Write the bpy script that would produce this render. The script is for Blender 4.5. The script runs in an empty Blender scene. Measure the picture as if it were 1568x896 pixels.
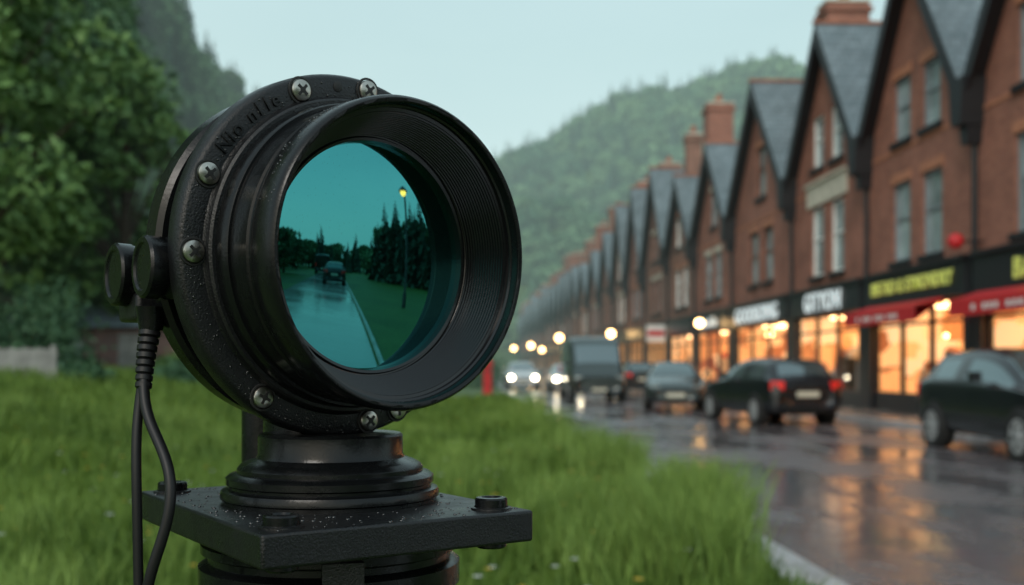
import bpy, math, random
import numpy as np
from mathutils import Vector, Matrix
from mathutils.geometry import tessellate_polygon
random.seed(4); rng=np.random.default_rng(7)
sc=bpy.context.scene
R=math.radians
F=1655.0; CH=1.3; YAW=R(2.39)
def W(x,y):
    return (x*math.cos(YAW)+y*math.sin(YAW), -x*math.sin(YAW)+y*math.cos(YAW))
def sstep(t):
    t=np.clip(t,0,1); return t*t*(3-2*t)
# ---------------------------------------------------------------- materials
def nt(name):
    m=bpy.data.materials.new(name); m.use_nodes=True
    n=m.node_tree.nodes; l=m.node_tree.links
    return m,n,l,n['Principled BSDF']
def mat(name,col,rough=.5,metal=0,bump=0,bscale=50,var=0,vscale=5,spec=.5,coat=0,emis=None,estr=0,rvar=0):
    m,n,l,p=nt(name)
    p.inputs['Base Color'].default_value=(*col,1); p.inputs['Roughness'].default_value=rough
    p.inputs['Metallic'].default_value=metal; p.inputs['Specular IOR Level'].default_value=spec
    p.inputs['Coat Weight'].default_value=coat; p.inputs['Coat Roughness'].default_value=.05
    if emis: 
        p.inputs['Emission Color'].default_value=(*emis,1); p.inputs['Emission Strength'].default_value=estr
        m.cycles.emission_sampling='NONE'
    tc=n.new('ShaderNodeTexCoord')
    if bump:
        t=n.new('ShaderNodeTexNoise'); t.inputs['Scale'].default_value=bscale; t.inputs['Detail'].default_value=4
        l.new(tc.outputs['Object'],t.inputs['Vector'])
        b=n.new('ShaderNodeBump'); b.inputs['Strength'].default_value=bump; b.inputs['Distance'].default_value=.5/bscale
        l.new(t.outputs['Fac'],b.inputs['Height']); l.new(b.outputs['Normal'],p.inputs['Normal'])
    if rvar:
        t=n.new('ShaderNodeTexNoise'); t.inputs['Scale'].default_value=38; t.inputs['Detail'].default_value=7; t.inputs['Roughness'].default_value=.7
        l.new(tc.outputs['Object'],t.inputs['Vector'])
        r=n.new('ShaderNodeMapRange'); r.inputs[1].default_value=.35; r.inputs[2].default_value=.65; r.inputs[3].default_value=rough-rvar; r.inputs[4].default_value=rough+rvar
        l.new(t.outputs['Fac'],r.inputs[0]); l.new(r.outputs[0],p.inputs['Roughness'])
    if var:
        t=n.new('ShaderNodeTexNoise'); t.inputs['Scale'].default_value=vscale; t.inputs['Detail'].default_value=6
        l.new(tc.outputs['Object'],t.inputs['Vector'])
        r=n.new('ShaderNodeValToRGB'); r.color_ramp.elements[0].position=.3; r.color_ramp.elements[1].position=.7
        r.color_ramp.elements[0].color=(*[c*(1-var) for c in col],1); r.color_ramp.elements[1].color=(*[min(1,c*(1+var)) for c in col],1)
        l.new(t.outputs['Fac'],r.inputs['Fac']); l.new(r.outputs['Color'],p.inputs['Base Color'])
    return m
def emat(name,col,s):
    m=bpy.data.materials.new(name); m.use_nodes=True; n=m.node_tree.nodes; n.clear()
    e=n.new('ShaderNodeEmission'); e.inputs[0].default_value=(*col,1); e.inputs[1].default_value=s
    o=n.new('ShaderNodeOutputMaterial'); m.node_tree.links.new(e.outputs[0],o.inputs[0]); return m
def brickmat(name,c1,c2,mortar,bw=.225,bh=.075,ms=.008,rough=.8,slope=False,dirt=.35):
    m,n,l,p=nt(name); p.inputs['Roughness'].default_value=rough
    tc=n.new('ShaderNodeTexCoord'); s=n.new('ShaderNodeSeparateXYZ'); c=n.new('ShaderNodeCombineXYZ')
    l.new(tc.outputs['Object'],s.inputs[0])
    a=n.new('ShaderNodeMath'); a.operation='ADD'
    l.new(s.outputs['X'],a.inputs[0])
    if slope: a.inputs[1].default_value=0
    else: l.new(s.outputs['Y'],a.inputs[1])
    l.new(a.outputs[0],c.inputs[0]); l.new(s.outputs['Z'],c.inputs[1])
    b=n.new('ShaderNodeTexBrick'); b.inputs['Scale'].default_value=1
    b.inputs['Brick Width'].default_value=bw; b.inputs['Row Height'].default_value=bh; b.inputs['Mortar Size'].default_value=ms
    b.inputs['Color1'].default_value=(*c1,1); b.inputs['Color2'].default_value=(*c2,1); b.inputs['Mortar'].default_value=(*mortar,1)
    l.new(c.outputs[0],b.inputs['Vector'])
    t=n.new('ShaderNodeTexNoise'); t.inputs['Scale'].default_value=.9; t.inputs['Detail'].default_value=8; t.inputs['Roughness'].default_value=.65
    l.new(tc.outputs['Object'],t.inputs['Vector'])
    r=n.new('ShaderNodeMapRange'); r.inputs[1].default_value=.3; r.inputs[2].default_value=.7; r.inputs[3].default_value=1-dirt; r.inputs[4].default_value=1.15
    l.new(t.outputs['Fac'],r.inputs[0])
    mx=n.new('ShaderNodeVectorMath'); mx.operation='SCALE'
    l.new(b.outputs['Color'],mx.inputs[0]); l.new(r.outputs[0],mx.inputs['Scale']); l.new(mx.outputs[0],p.inputs['Base Color'])
    bp=n.new('ShaderNodeBump'); bp.inputs['Strength'].default_value=.5; bp.inputs['Distance'].default_value=.01
    inv=n.new('ShaderNodeMath'); inv.operation='SUBTRACT'; inv.inputs[0].default_value=1; l.new(b.outputs['Fac'],inv.inputs[1])
    l.new(inv.outputs[0],bp.inputs['Height']); l.new(bp.outputs['Normal'],p.inputs['Normal'])
    return m
def leafmat(name,dark,light,scale=.25,fine=3.0,lo=.7,hi=1.3):
    m,n,l,p=nt(name); p.inputs['Roughness'].default_value=.6; p.inputs['Specular IOR Level'].default_value=.25
    g=n.new('ShaderNodeNewGeometry')
    t=n.new('ShaderNodeTexNoise'); t.inputs['Scale'].default_value=scale; t.inputs['Detail'].default_value=2
    t2=n.new('ShaderNodeTexNoise'); t2.inputs['Scale'].default_value=fine; t2.inputs['Detail'].default_value=2
    l.new(g.outputs['Position'],t.inputs['Vector']); l.new(g.outputs['Position'],t2.inputs['Vector'])
    a=n.new('ShaderNodeMath'); a.operation='ADD'; l.new(t.outputs['Fac'],a.inputs[0]); l.new(t2.outputs['Fac'],a.inputs[1])
    r=n.new('ShaderNodeMapRange'); r.inputs[1].default_value=lo; r.inputs[2].default_value=hi; l.new(a.outputs[0],r.inputs[0])
    c=n.new('ShaderNodeMixRGB'); c.inputs[1].default_value=(*dark,1); c.inputs[2].default_value=(*light,1)
    l.new(r.outputs[0],c.inputs[0])
    l.new(c.outputs[0],p.inputs['Base Color'])
    return m
M={}
M['brick']=brickmat('brick_red',(.41,.155,.10),(.31,.11,.075),(.27,.19,.15))
M['brick2']=brickmat('brick_brown',(.35,.16,.11),(.26,.115,.08),(.25,.19,.15))
M['slate']=brickmat('slate_roof',(.19,.24,.265),(.13,.175,.195),(.05,.06,.07),.32,.2,.012,.35,True)
M['terra']=mat('terracotta',(.34,.14,.09),.7,var=.3,vscale=4)
M['lint']=mat('orange_brick_header',(.45,.19,.11),.75,var=.3,vscale=9)
M['stone']=mat('cream_stone',(.60,.56,.46),.7,var=.2,vscale=4)
M['blackwood']=mat('black_timber',(.014,.016,.02),.5)
M['white']=mat('white_frame',(.75,.77,.75),.5)
M['grey']=mat('grey_frame',(.22,.26,.28),.5)
M['brownf']=mat('brown_frame',(.14,.06,.04),.5)
M['glass']=mat('window_glass',(.42,.51,.53),.06,.35,var=.55,vscale=1.3)  # pale diffuse stands in for sky reflected in the panes
M['red']=mat('red_awning',(.55,.02,.025),.5)
M['shopblk']=mat('shop_black',(.018,.02,.024),.35)
M['warmwall']=mat('shop_wall_glow',(.75,.52,.28),.7,emis=(1,.52,.18),estr=.2)  # added glow stands in for lamplight on shop walls, floor and ceiling
M['ceil']=emat('ceiling_light',(1,.6,.27),11)
M['lamp']=emat('lamp_glow',(1,.60,.24),16)
M['sodium']=emat('sodium_lamp',(1,.20,.03),18)
M['head']=emat('headlamp_glow',(1,.86,.6),34)
M['tail']=emat('tail_glow',(1,.05,.03),1.0)
M['white_let']=mat('white_letters',(.8,.85,.85),.5,emis=(.8,.95,1),estr=.4)
M['yel_let']=mat('yellow_letters',(.6,.65,.15),.5,emis=(.75,.85,.2),estr=.15)
def displaymat(name,sc_,s):
    m=bpy.data.materials.new(name); m.use_nodes=True; n=m.node_tree.nodes; l=m.node_tree.links; p=n['Principled BSDF']
    g=n.new('ShaderNodeNewGeometry'); v=n.new('ShaderNodeTexVoronoi'); v.inputs['Scale'].default_value=sc_; v.distance='CHEBYCHEV'
    l.new(g.outputs['Position'],v.inputs['Vector'])
    r=n.new('ShaderNodeValToRGB'); e=r.color_ramp.elements
    e[0].position=0;e[0].color=(.25,.05,.02,1);e[1].position=1;e[1].color=(1,.82,.5,1)
    e2=r.color_ramp.elements.new(.3);e2.color=(.75,.34,.11,1)
    e3=r.color_ramp.elements.new(.7);e3.color=(1,.60,.25,1)
    s1=n.new('ShaderNodeSeparateColor'); l.new(v.outputs['Color'],s1.inputs[0]); l.new(s1.outputs[0],r.inputs[0])
    l.new(r.outputs[0],p.inputs['Emission Color']); p.inputs['Emission Strength'].default_value=s
    l.new(r.outputs[0],p.inputs['Base Color']); return m
M['display']=displaymat('display_wall_glow',1.9,.58)  # patterned wall made to glow, lamplight put into its emission
M['display2']=displaymat('shelf_wall_glow',2.6,.58)  # far shops: back wall itself glows in place of room light
def paneglass():
    m=bpy.data.materials.new('shop_glass'); m.use_nodes=True; n=m.node_tree.nodes; l=m.node_tree.links; n.clear()
    t=n.new('ShaderNodeBsdfTransparent'); g=n.new('ShaderNodeBsdfGlossy'); g.inputs['Roughness'].default_value=.03
    x=n.new('ShaderNodeMixShader'); x.inputs[0].default_value=.12; o=n.new('ShaderNodeOutputMaterial')
    l.new(t.outputs[0],x.inputs[1]); l.new(g.outputs[0],x.inputs[2]); l.new(x.outputs[0],o.inputs[0]); return m
M['pane']=paneglass()
def mistmat():
    m=bpy.data.materials.new('mist_air'); m.use_nodes=True; n=m.node_tree.nodes; l=m.node_tree.links; n.clear()
    d=.0010
    a=n.new('ShaderNodeVolumeAbsorption'); a.inputs['Color'].default_value=(0,0,0,1); a.inputs['Density'].default_value=d
    e=n.new('ShaderNodeEmission'); e.inputs[0].default_value=(.48,.68,.64,1); e.inputs[1].default_value=d  # glow stands in for skylight scattered in the mist
    s=n.new('ShaderNodeAddShader'); o=n.new('ShaderNodeOutputMaterial')
    l.new(a.outputs[0],s.inputs[0]); l.new(e.outputs[0],s.inputs[1]); l.new(s.outputs[0],o.inputs['Volume'])
    m.cycles.emission_sampling='NONE'; return m
M['mist']=mistmat()
M['bark']=mat('bark',(.06,.045,.03),.9,bump=.6,bscale=12)
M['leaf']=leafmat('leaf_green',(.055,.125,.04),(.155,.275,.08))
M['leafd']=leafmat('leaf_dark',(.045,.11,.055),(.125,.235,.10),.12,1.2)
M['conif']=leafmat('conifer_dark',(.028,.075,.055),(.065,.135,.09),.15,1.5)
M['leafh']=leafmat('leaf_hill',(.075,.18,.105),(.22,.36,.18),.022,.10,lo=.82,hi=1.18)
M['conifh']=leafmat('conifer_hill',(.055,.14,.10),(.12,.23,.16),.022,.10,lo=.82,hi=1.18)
M['bush']=leafmat('bush_leaf',(.04,.10,.06),(.095,.20,.095),.5,4)
M['blade']=leafmat('grass_blade',(.050,.105,.015),(.16,.26,.045),.35,9)
M['tallblade']=leafmat('tall_grass_blade',(.08,.155,.025),(.24,.36,.085),.6,9)
# device materials
M['paint']=mat('black_textured_paint',(.006,.0065,.0075),.36,bump=.8,bscale=800,spec=.4,rvar=.12)
M['satin']=mat('black_satin',(.004,.0045,.005),.24,bump=.10,bscale=500,spec=.30,rvar=.10)
M['inner']=mat('black_inner',(.004,.004,.005),.18,bump=.05,bscale=400,spec=.5)
M['steel']=mat('screw_steel',(.42,.40,.36),.28,1,bump=.1,bscale=700,var=.25,vscale=250)
M['dark']=mat('recess_shade',(.01,.01,.01),.6)
M['rubber']=mat('black_rubber',(.008,.008,.009),.45,spec=.35)
M['water']=mat('water_drop',(.01,.011,.012),.03,spec=.9)
def lensmat():
    m=bpy.data.materials.new('coated_lens_glass'); m.use_nodes=True; n=m.node_tree.nodes; l=m.node_tree.links; n.clear()
    g=n.new('ShaderNodeBsdfGlossy'); g.inputs['Color'].default_value=(.065,.33,.335,1); g.inputs['Roughness'].default_value=.012
    d=n.new('ShaderNodeBsdfDiffuse'); d.inputs['Color'].default_value=(.03,.08,.08,1)
    tc=n.new('ShaderNodeTexCoord'); v=n.new('ShaderNodeTexVoronoi'); v.inputs['Scale'].default_value=420; l.new(tc.outputs['Object'],v.inputs['Vector'])
    mr=n.new('ShaderNodeMapRange'); mr.inputs[1].default_value=.05; mr.inputs[2].default_value=.13; mr.inputs[3].default_value=.6; mr.inputs[4].default_value=.03
    l.new(v.outputs['Distance'],mr.inputs[0])
    x=n.new('ShaderNodeMixShader'); l.new(mr.outputs[0],x.inputs[0]); o=n.new('ShaderNodeOutputMaterial')
    l.new(g.outputs[0],x.inputs[1]); l.new(d.outputs[0],x.inputs[2]); l.new(x.outputs[0],o.inputs[0]); return m
M['lens']=lensmat()
# ---------------------------------------------------------------- mesh builder
def link(o,parent=None):
    sc.collection.objects.link(o)
    if parent: o.parent=parent
    return o
def empty(name,loc=(0,0,0),rz=0):
    o=bpy.data.objects.new(name,None); o.empty_display_size=.1; o.location=loc; o.rotation_euler=(0,0,rz); return link(o)
class MB:
    def __init__(s): s.v=[];s.f=[];s.m=[];s.mats=[]
    def mi(s,k):
        if k not in s.mats: s.mats.append(k)
        return s.mats.index(k)
    def add(s,vs,fs,k):
        o=len(s.v); s.v+= [tuple(v) for v in vs]; i=s.mi(k)
        for f in fs: s.f.append(tuple(int(a)+o for a in f)); s.m.append(i)
    def box(s,x0,x1,y0,y1,z0,z1,k,Mx=None):
        vs=[Vector((x,y,z)) for z in (z0,z1) for y in (y0,y1) for x in (x0,x1)]
        if Mx: vs=[Mx@v for v in vs]
        s.add(vs,[(0,2,3,1),(4,5,7,6),(0,1,5,4),(2,6,7,3),(0,4,6,2),(1,3,7,5)],k)
    def lathe(s,prof,k,seg=48,Mx=None,cap0=False,cap1=False):
        vs=[];n=len(prof)
        for i in range(seg):
            a=2*math.pi*i/seg
            for r,l in prof:
                v=Vector((r*math.cos(a),r*math.sin(a),l)); vs.append(Mx@v if Mx else v)
        fs=[]
        for i in range(seg):
            j=(i+1)%seg
            for q in range(n-1): fs.append((i*n+q,j*n+q,j*n+q+1,i*n+q+1))
        if cap0: fs.append(tuple(i*n for i in range(seg))[::-1])
        if cap1: fs.append(tuple(i*n+n-1 for i in range(seg)))
        s.add(vs,fs,k)
    def cyl(s,p0,p1,r0,r1,k,seg=16):
        p0=Vector(p0);p1=Vector(p1);d=p1-p0;L=d.length
        Mx=Matrix.Translation(p0)@d.to_track_quat('Z','Y').to_matrix().to_4x4()
        s.lathe([(r0,0),(r1,L)],k,seg,Mx,True,True)
    def ball(s,c,r,k,seg=16):
        pr=[(max(1e-4,r*math.sin(math.pi*i/8)),-r*math.cos(math.pi*i/8)) for i in range(9)]
        s.lathe(pr,k,seg,Matrix.Translation(Vector(c)))
    def extr(s,poly,x0,x1,k):
        n=len(poly); vs=[(x0,a,b) for a,b in poly]+[(x1,a,b) for a,b in poly]
        fs=[tuple(range(n)),tuple(range(2*n-1,n-1,-1))]+[(i,i+n,(i+1)%n+n,(i+1)%n) for i in range(n)]
        s.add(vs,fs,k)
    def build(s,name,parent=None,loc=(0,0,0),rz=0,smooth=True,bevel=0,subd=0,ang=35):
        me=bpy.data.meshes.new(name); me.from_pydata(s.v,[],s.f)
        for k in s.mats: me.materials.append(M[k])
        me.polygons.foreach_set('material_index',s.m)
        if smooth:
            me.polygons.foreach_set('use_smooth',[True]*len(s.f)); me.set_sharp_from_angle(angle=R(ang if not subd else 180))
        me.update(); o=bpy.data.objects.new(name,me); o.location=loc; o.rotation_euler=(0,0,rz); link(o,parent)
        if bevel:
            b=o.modifiers.new('b','BEVEL'); b.width=bevel; b.segments=3; b.limit_method='ANGLE'; b.angle_limit=R(40); b.harden_normals=False
        if subd:
            b=o.modifiers.new('s','SUBSURF'); b.levels=subd; b.render_levels=subd
        return o
def npmesh(name,verts,quads,mk,parent=None):
    me=bpy.data.meshes.new(name); k=quads.shape[1]
    me.vertices.add(len(verts)); me.vertices.foreach_set('co',verts.astype(np.float32).ravel())
    me.loops.add(quads.size); me.loops.foreach_set('vertex_index',quads.astype(np.int32).ravel())
    me.polygons.add(len(quads)); me.polygons.foreach_set('loop_start',np.arange(0,quads.size,k,dtype=np.int32))
    me.polygons.foreach_set('loop_total',np.full(len(quads),k,dtype=np.int32))
    me.update(calc_edges=True); me.validate()
    if mk: me.materials.append(M[mk])
    o=bpy.data.objects.new(name,me); link(o,parent); return o
def leafquads(c,size):
    n=len(c); a=rng.normal(size=(n,3)); a/=np.linalg.norm(a,axis=1)[:,None]
    b=rng.normal(size=(n,3)); b-= (b*a).sum(1)[:,None]*a; b/=np.linalg.norm(b,axis=1)[:,None]
    s=(size*rng.uniform(.6,1.3,n))[:,None]
    v=np.stack([c-a*s,c-b*s*.55,c+a*s,c+b*s*.55],1).reshape(-1,3)
    return v,np.arange(4*n).reshape(-1,4)
# ---------------------------------------------------------------- terrain
def ridge(u): return np.interp(u,[-260,-110,-50,-10,10,34,68,106,128,200,350,600],[5,14,34,58,68,80,95,107,102,86,65,40])
def H(u,v):
    u=np.asarray(u,float);v=np.asarray(v,float)
    h=np.where(u<1.70,.08,np.where(u>1.82,0,.08*(1.82-u)/.12))
    h=h+.98*sstep((-u-1)/11)
    a=44*sstep((-u-21)/25)*sstep((v-8)/25)*(1-.6*sstep((v-220)/120))
    c=(ridge(u)+3*np.sin(u*.09)*np.cos(u*.033+1))*sstep((v-235)/160)
    d=(30+8*np.sin(u*.06))*sstep((v-215)/60)*sstep((90-u)/70)*sstep((u+70)/60)*sstep((330-v)/30+1)
    return h+np.maximum(np.maximum(a,c),d)
us=np.unique(np.concatenate([np.linspace(-700,-100,16),np.linspace(-100,-24,26),np.linspace(-24,1.6,50),[1.70,1.82,2.5,5,9,12,20],np.linspace(30,300,30),np.linspace(320,700,10)]))
vs_=np.unique(np.concatenate([np.linspace(-500,-20,14),np.linspace(-20,60,54),np.linspace(64,210,26),np.linspace(215,420,36),np.linspace(450,1500,10)]))
UU,VV=np.meshgrid(us,vs_); HH=H(UU,VV)
gv=np.stack([UU,VV,HH],-1).reshape(-1,3); nu=len(us)
ii,jj=np.meshgrid(np.arange(len(vs_)-1),np.arange(nu-1),indexing='ij'); q=(ii*nu+jj).ravel()
gq=np.stack([q,q+1,q+nu+1,q+nu],1)
M['ground']=leafmat('meadow_ground',(.036,.08,.013),(.085,.14,.03),.5,6)
g=npmesh('ground',gv,gq,'ground'); g.data.polygons.foreach_set('use_smooth',[True]*len(gq))
b=MB(); b.box(-650,650,32,640,-30,190,'mist'); b.build('mist',smooth=False)
def wetmat(name,base,rl,rh,sc_,bump,spec=.8,a0=.42,a1=.62):
    m,n,l,p=nt(name)
    g=n.new('ShaderNodeNewGeometry')
    t=n.new('ShaderNodeTexNoise'); t.inputs['Scale'].default_value=sc_; t.inputs['Detail'].default_value=6; t.inputs['Roughness'].default_value=.65
    mp=n.new('ShaderNodeMapping'); mp.inputs['Scale'].default_value=(1.0,.4,1); l.new(g.outputs['Position'],mp.inputs[0]); l.new(mp.outputs[0],t.inputs['Vector'])
    r=n.new('ShaderNodeMapRange'); r.inputs[1].default_value=a0; r.inputs[2].default_value=a1; r.inputs[3].default_value=rl; r.inputs[4].default_value=rh
    l.new(t.outputs['Fac'],r.inputs[0]); l.new(r.outputs[0],p.inputs['Roughness'])
    c=n.new('ShaderNodeMixRGB'); c.inputs[1].default_value=(*[b*.55 for b in base],1); c.inputs[2].default_value=(*[b*1.4 for b in base],1)
    l.new(t.outputs['Fac'],c.inputs[0]); l.new(c.outputs[0],p.inputs['Base Color'])
    t2=n.new('ShaderNodeTexNoise'); t2.inputs['Scale'].default_value=45; t2.inputs['Detail'].default_value=3; l.new(g.outputs['Position'],t2.inputs['Vector'])
    t3=n.new('ShaderNodeTexNoise'); t3.inputs['Scale'].default_value=3.2; t3.inputs['Detail'].default_value=2; l.new(g.outputs['Position'],t3.inputs['Vector'])
    a=n.new('ShaderNodeMath'); a.operation='MULTIPLY_ADD'; a.inputs[1].default_value=4; l.new(t3.outputs['Fac'],a.inputs[0]); l.new(t2.outputs['Fac'],a.inputs[2])
    b=n.new('ShaderNodeBump'); b.inputs['Distance'].default_value=.006
    r3=n.new('ShaderNodeMapRange'); r3.inputs[1].default_value=a0; r3.inputs[2].default_value=a1; r3.inputs[3].default_value=bump*.25; r3.inputs[4].default_value=bump
    l.new(t.outputs['Fac'],r3.inputs[0]); l.new(r3.outputs[0],b.inputs['Strength'])
    l.new(a.outputs[0],b.inputs['Height']); l.new(b.outputs['Normal'],p.inputs['Normal'])
    p.inputs['Specular IOR Level'].default_value=spec
    return m
M['road']=wetmat('wet_asphalt',(.13,.115,.122),.03,.32,.75,.7,1.0,.44,.56)
M['reflected_lane']=wetmat('wet_lane',(.36,.36,.36),.06,.2,.55,.2,1.0)
M['pave']=wetmat('wet_paving',(.22,.20,.19),.08,.35,.9,.4)
M['kerb']=mat('kerb_concrete',(.40,.40,.41),.3,var=.3,vscale=3,bump=.3,bscale=30)
M['paintw']=mat('road_paint',(.30,.30,.30),.3,var=.5,vscale=4)
KX=9.3
def sheet(name,u0,u1,v0,v1,z,k):
    b=MB(); b.add([(u0,v0,z),(u1,v0,z),(u1,v1,z),(u0,v1,z)],[(0,1,2,3)],k); return b.build(name,smooth=False)
sheet('road',1.95,KX,4,300,.006,'road')
b=MB()
y=3.5
while y<160:
    L=.92 if y<60 else 6; b.box(1.80,1.95,y,y+L-.012,-.1,.10,'kerb'); y+=L
b.build('kerb',smooth=False,bevel=.012)
sheet('road_gutter',1.95,2.24,4,160,.012,'kerb')
b=MB(); b.box(KX,11.3,4,300,-.1,.12,'pave'); b.box(KX-.16,KX-.004,4,300,-.1,.115,'kerb'); b.build('pavement',smooth=False)
b=MB()
for i in range(13): b.add([(5.45,16+i*9,.013),(5.55,16+i*9,.013),(5.55,16+i*9+4,.013),(5.45,16+i*9+4,.013)],[(0,1,2,3)],'paintw')
b.build('road_markings',smooth=False)
# ---------------------------------------------------------------- houses
X0=11.0
def window(b,a,c,z0,z1,fr,sill='blackwood',lint='lint'):
    D=.13
    x1=X0+D
    b.add([(X0,a,z0),(X0,c,z0),(x1,c,z0),(x1,a,z0)],[(0,1,2,3)],'stone')
    b.add([(X0,a,z1),(x1,a,z1),(x1,c,z1),(X0,c,z1)],[(0,1,2,3)],'brick')
    b.add([(X0,a,z0),(x1,a,z0),(x1,a,z1),(X0,a,z1)],[(0,1,2,3)],'brick')
    b.add([(X0,c,z0),(X0,c,z1),(x1,c,z1),(x1,c,z0)],[(0,1,2,3)],'brick')
    b.add([(x1,a,z0),(x1,c,z0),(x1,c,z1),(x1,a,z1)],[(0,1,2,3)],'glass')
    t=.085
    b.box(x1-.07,x1-.004,a,a+t,z0,z1,fr); b.box(x1-.07,x1-.004,c-t,c,z0,z1,fr)
    b.box(x1-.07,x1-.004,a+t,c-t,z0,z0+t,fr); b.box(x1-.07,x1-.004,a+t,c-t,z1-t,z1,fr)
    zm=z0+(z1-z0)*.55
    b.box(x1-.045,x1-.004,a+t,c-t,zm-.035,zm+.035,fr)
    b.box(X0-.10,X0-.003,a-.12,c+.12,z0-.14,z0-.003,sill)
    if lint: b.box(X0-.025,X0-.003,a-.10,c+.10,z1+.003,z1+.24,lint)
def text(s,parent,v,z,size,k,x,sx=1):
    cu=bpy.data.curves.new('lettering','FONT'); cu.body=s; cu.size=size; cu.extrude=.02; cu.align_x='CENTER'; cu.align_y='CENTER'; cu.offset=size*.006; cu.space_character=1.12
    cu.materials.append(M[k]); o=bpy.data.objects.new('lettering',cu)
    o.matrix_world=Matrix(((0,0,-1,x),(-1,0,0,v),(0,1,0,z),(0,0,0,1)))@Matrix.Diagonal((sx,1,1,1)); link(o,parent); return o
def house(v0,v1,zv,zp,wins,br='brick',fr='white',chim=(),near=True,ridgeback=21,dark=False):
    b=MB(); vm=(v0+v1)/2
    holes=[(w[0],w[1],w[2],w[3]) for w in wins]
    s0,s1=v0+.45,v1-.45; sz0,sz1=.62,2.78
    holes.append((s0,s1,sz0,sz1))
    outer=[(v0,.12),(v1,.12),(v1,zv),(vm,zp),(v0,zv)]
    polys=[[Vector((a,c,0)) for a,c in outer]]+[[Vector((a,z0,0)),Vector((a,z1,0)),Vector((c,z1,0)),Vector((c,z0,0))] for a,c,z0,z1 in holes]
    flat=[p for pl in polys for p in pl]
    tri=tessellate_polygon(polys)
    b.add([(X0,p.x,p.y) for p in flat],[tuple(t) for t in tri],br)
    for w in wins:
        window(b,*w[:4],w[4] if len(w)>4 else fr,lint=(w[5] if len(w)>5 else 'lint'))
    for yy in (v0+.01,v1-.01):
        b.add([(X0,yy,0),(ridgeback,yy,0),(ridgeback,yy,zv),(X0,yy,zv)],[(0,1,2,3)],br)
    b.add([(ridgeback-.3,v0,0),(ridgeback-.3,v1,0),(ridgeback-.3,v1,zv),(ridgeback-.3,vm,zp),(ridgeback-.3,v0,zv)],[(0,1,2,3,4)],br)
    for (ya,sg) in ((v0,1),(v1,-1)):
        b.add([(X0-.42,ya,zv+.08),(ridgeback,ya,zv+.08),(ridgeback,vm,zp+.14),(X0-.42,vm,zp+.14)],[(0,1,2,3)],'slate')
        b.extr([(ya,zv+.04),(vm,zp+.10),(vm,zp+.10-.52),(ya+sg*.02,zv-.46)],X0-.44,X0-.36,'blackwood')
        b.extr([(ya,zv-.05),(vm,zp-.02),(vm,zp-.10),(ya,zv-.14)],X0-.36,X0-.003,'blackwood')
    b.box(X0-.47,ridgeback,vm-.09,vm+.09,zp+.10,zp+.20,'terra')
    b.extr([(v0-.22,zv-.75),(v0+.22,zv-.75),(v0+.34,zv+.25),(v0-.34,zv+.25)],X0-.52,X0-.004,'blackwood')
    b.extr([(v0-.12,zv-1.15),(v0+.12,zv-1.15),(v0+.2,zv-.76),(v0-.2,zv-.76)],X0-.34,X0-.004,'blackwood')
    b.cyl((X0-.1,v0,3.7),(X0-.1,v0,zv-1.0),.065,.065,'blackwood',8)
    b.box(X0-.02,X0-.003,v0+.2,v1-.2,6.75,6.83,'lint')
    for (cx,cy,cw,cl,zt) in chim:
        b.box(cx-cl,cx+cl,cy-cw,cy+cw,zv,zt,br); b.box(cx-cl-.09,cx+cl+.09,cy-cw-.09,cy+cw+.09,zt-.32,zt-.16,br)
        b.box(cx-cl-.05,cx+cl+.05,cy-cw-.05,cy+cw+.05,zt,zt+.08,'stone')
        for k in range(2):
            yy=cy-cw*.5+k*cw; b.cyl((cx,yy,zt+.08),(cx,yy,zt+.5),.13,.11,'terra',10)
    b.box(X0-.22,X0-.004,v0+.22,v1-.22,2.86,3.62,'shopblk' if not dark else 'brownf')
    b.box(X0-.30,X0-.004,v0+.14,v1-.14,3.62,3.72,'shopblk')
    b.box(X0-.16,X0-.004,v0+.02,v0+.42,.12,3.62,'shopblk'); b.box(X0-.16,X0-.004,v1-.42,v1-.02,.12,3.60,'shopblk')
    b.box(X0-.06,X0-.004,s0,s1,.12,.6,'shopblk')
    for t in (0,.36,.68,1):
        yy=s0+(s1-s0)*t; b.box(X0-.02,X0+.08,yy-.06,yy+.06,sz0,sz1,'shopblk')
    b.box(X0-.018,X0+.078,s0,s1,2.30,2.37,'shopblk')
    b.add([(X0+.03,s0,sz0),(X0+.03,s1,sz0),(X0+.03,s1,sz1),(X0+.03,s0,sz1)],[(0,1,2,3)],'pane')
    xb=X0+4 if near else X0+1.2
    b.add([(xb,s0,.1),(xb,s1,.1),(xb,s1,2.9),(xb,s0,2.9)],[(0,1,2,3)],'display' if near else 'display2')
    for yy in (s0-.02,s1+.02): b.add([(X0+.09,yy,.1),(xb,yy,.1),(xb,yy,2.9),(X0+.09,yy,2.9)],[(0,1,2,3)],'display' if near else 'warmwall')
    b.add([(X0+.09,s0,.13),(xb,s0,.13),(xb,s1,.13),(X0+.09,s1,.13)],[(0,1,2,3)],'warmwall')
    b.add([(X0+.09,s0,2.88),(X0+.09,s1,2.88),(xb,s1,2.88),(xb,s0,2.88)],[(0,1,2,3)],'warmwall')
    if near:
        for k in range(3):
            yy=s0+(s1-s0)*(.2+.3*k); b.box(X0+.7,X0+3.3,yy-.12,yy+.12,2.80,2.86,'ceil')
        rr=random.Random(int(v0*10))
        for k in range(18):
            yy=rr.uniform(s0+.2,s1-.6); xx=X0+rr.uniform(.4,2.4); hh=rr.uniform(.6,1.6); w=rr.uniform(.15,.5)
            b.box(xx,xx+.3,yy,yy+w,.13,.13+hh,rr.choice(['brownf','shopblk','stone','red','grey','brownf','shopblk']))
            b.box(xx+.05,xx+.25,yy+.05,yy+w*.6,.13+hh,.13+hh+.22,rr.choice(['white','lint','shopblk','red']))
    return b.build('brick_house',smooth=False)
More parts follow.
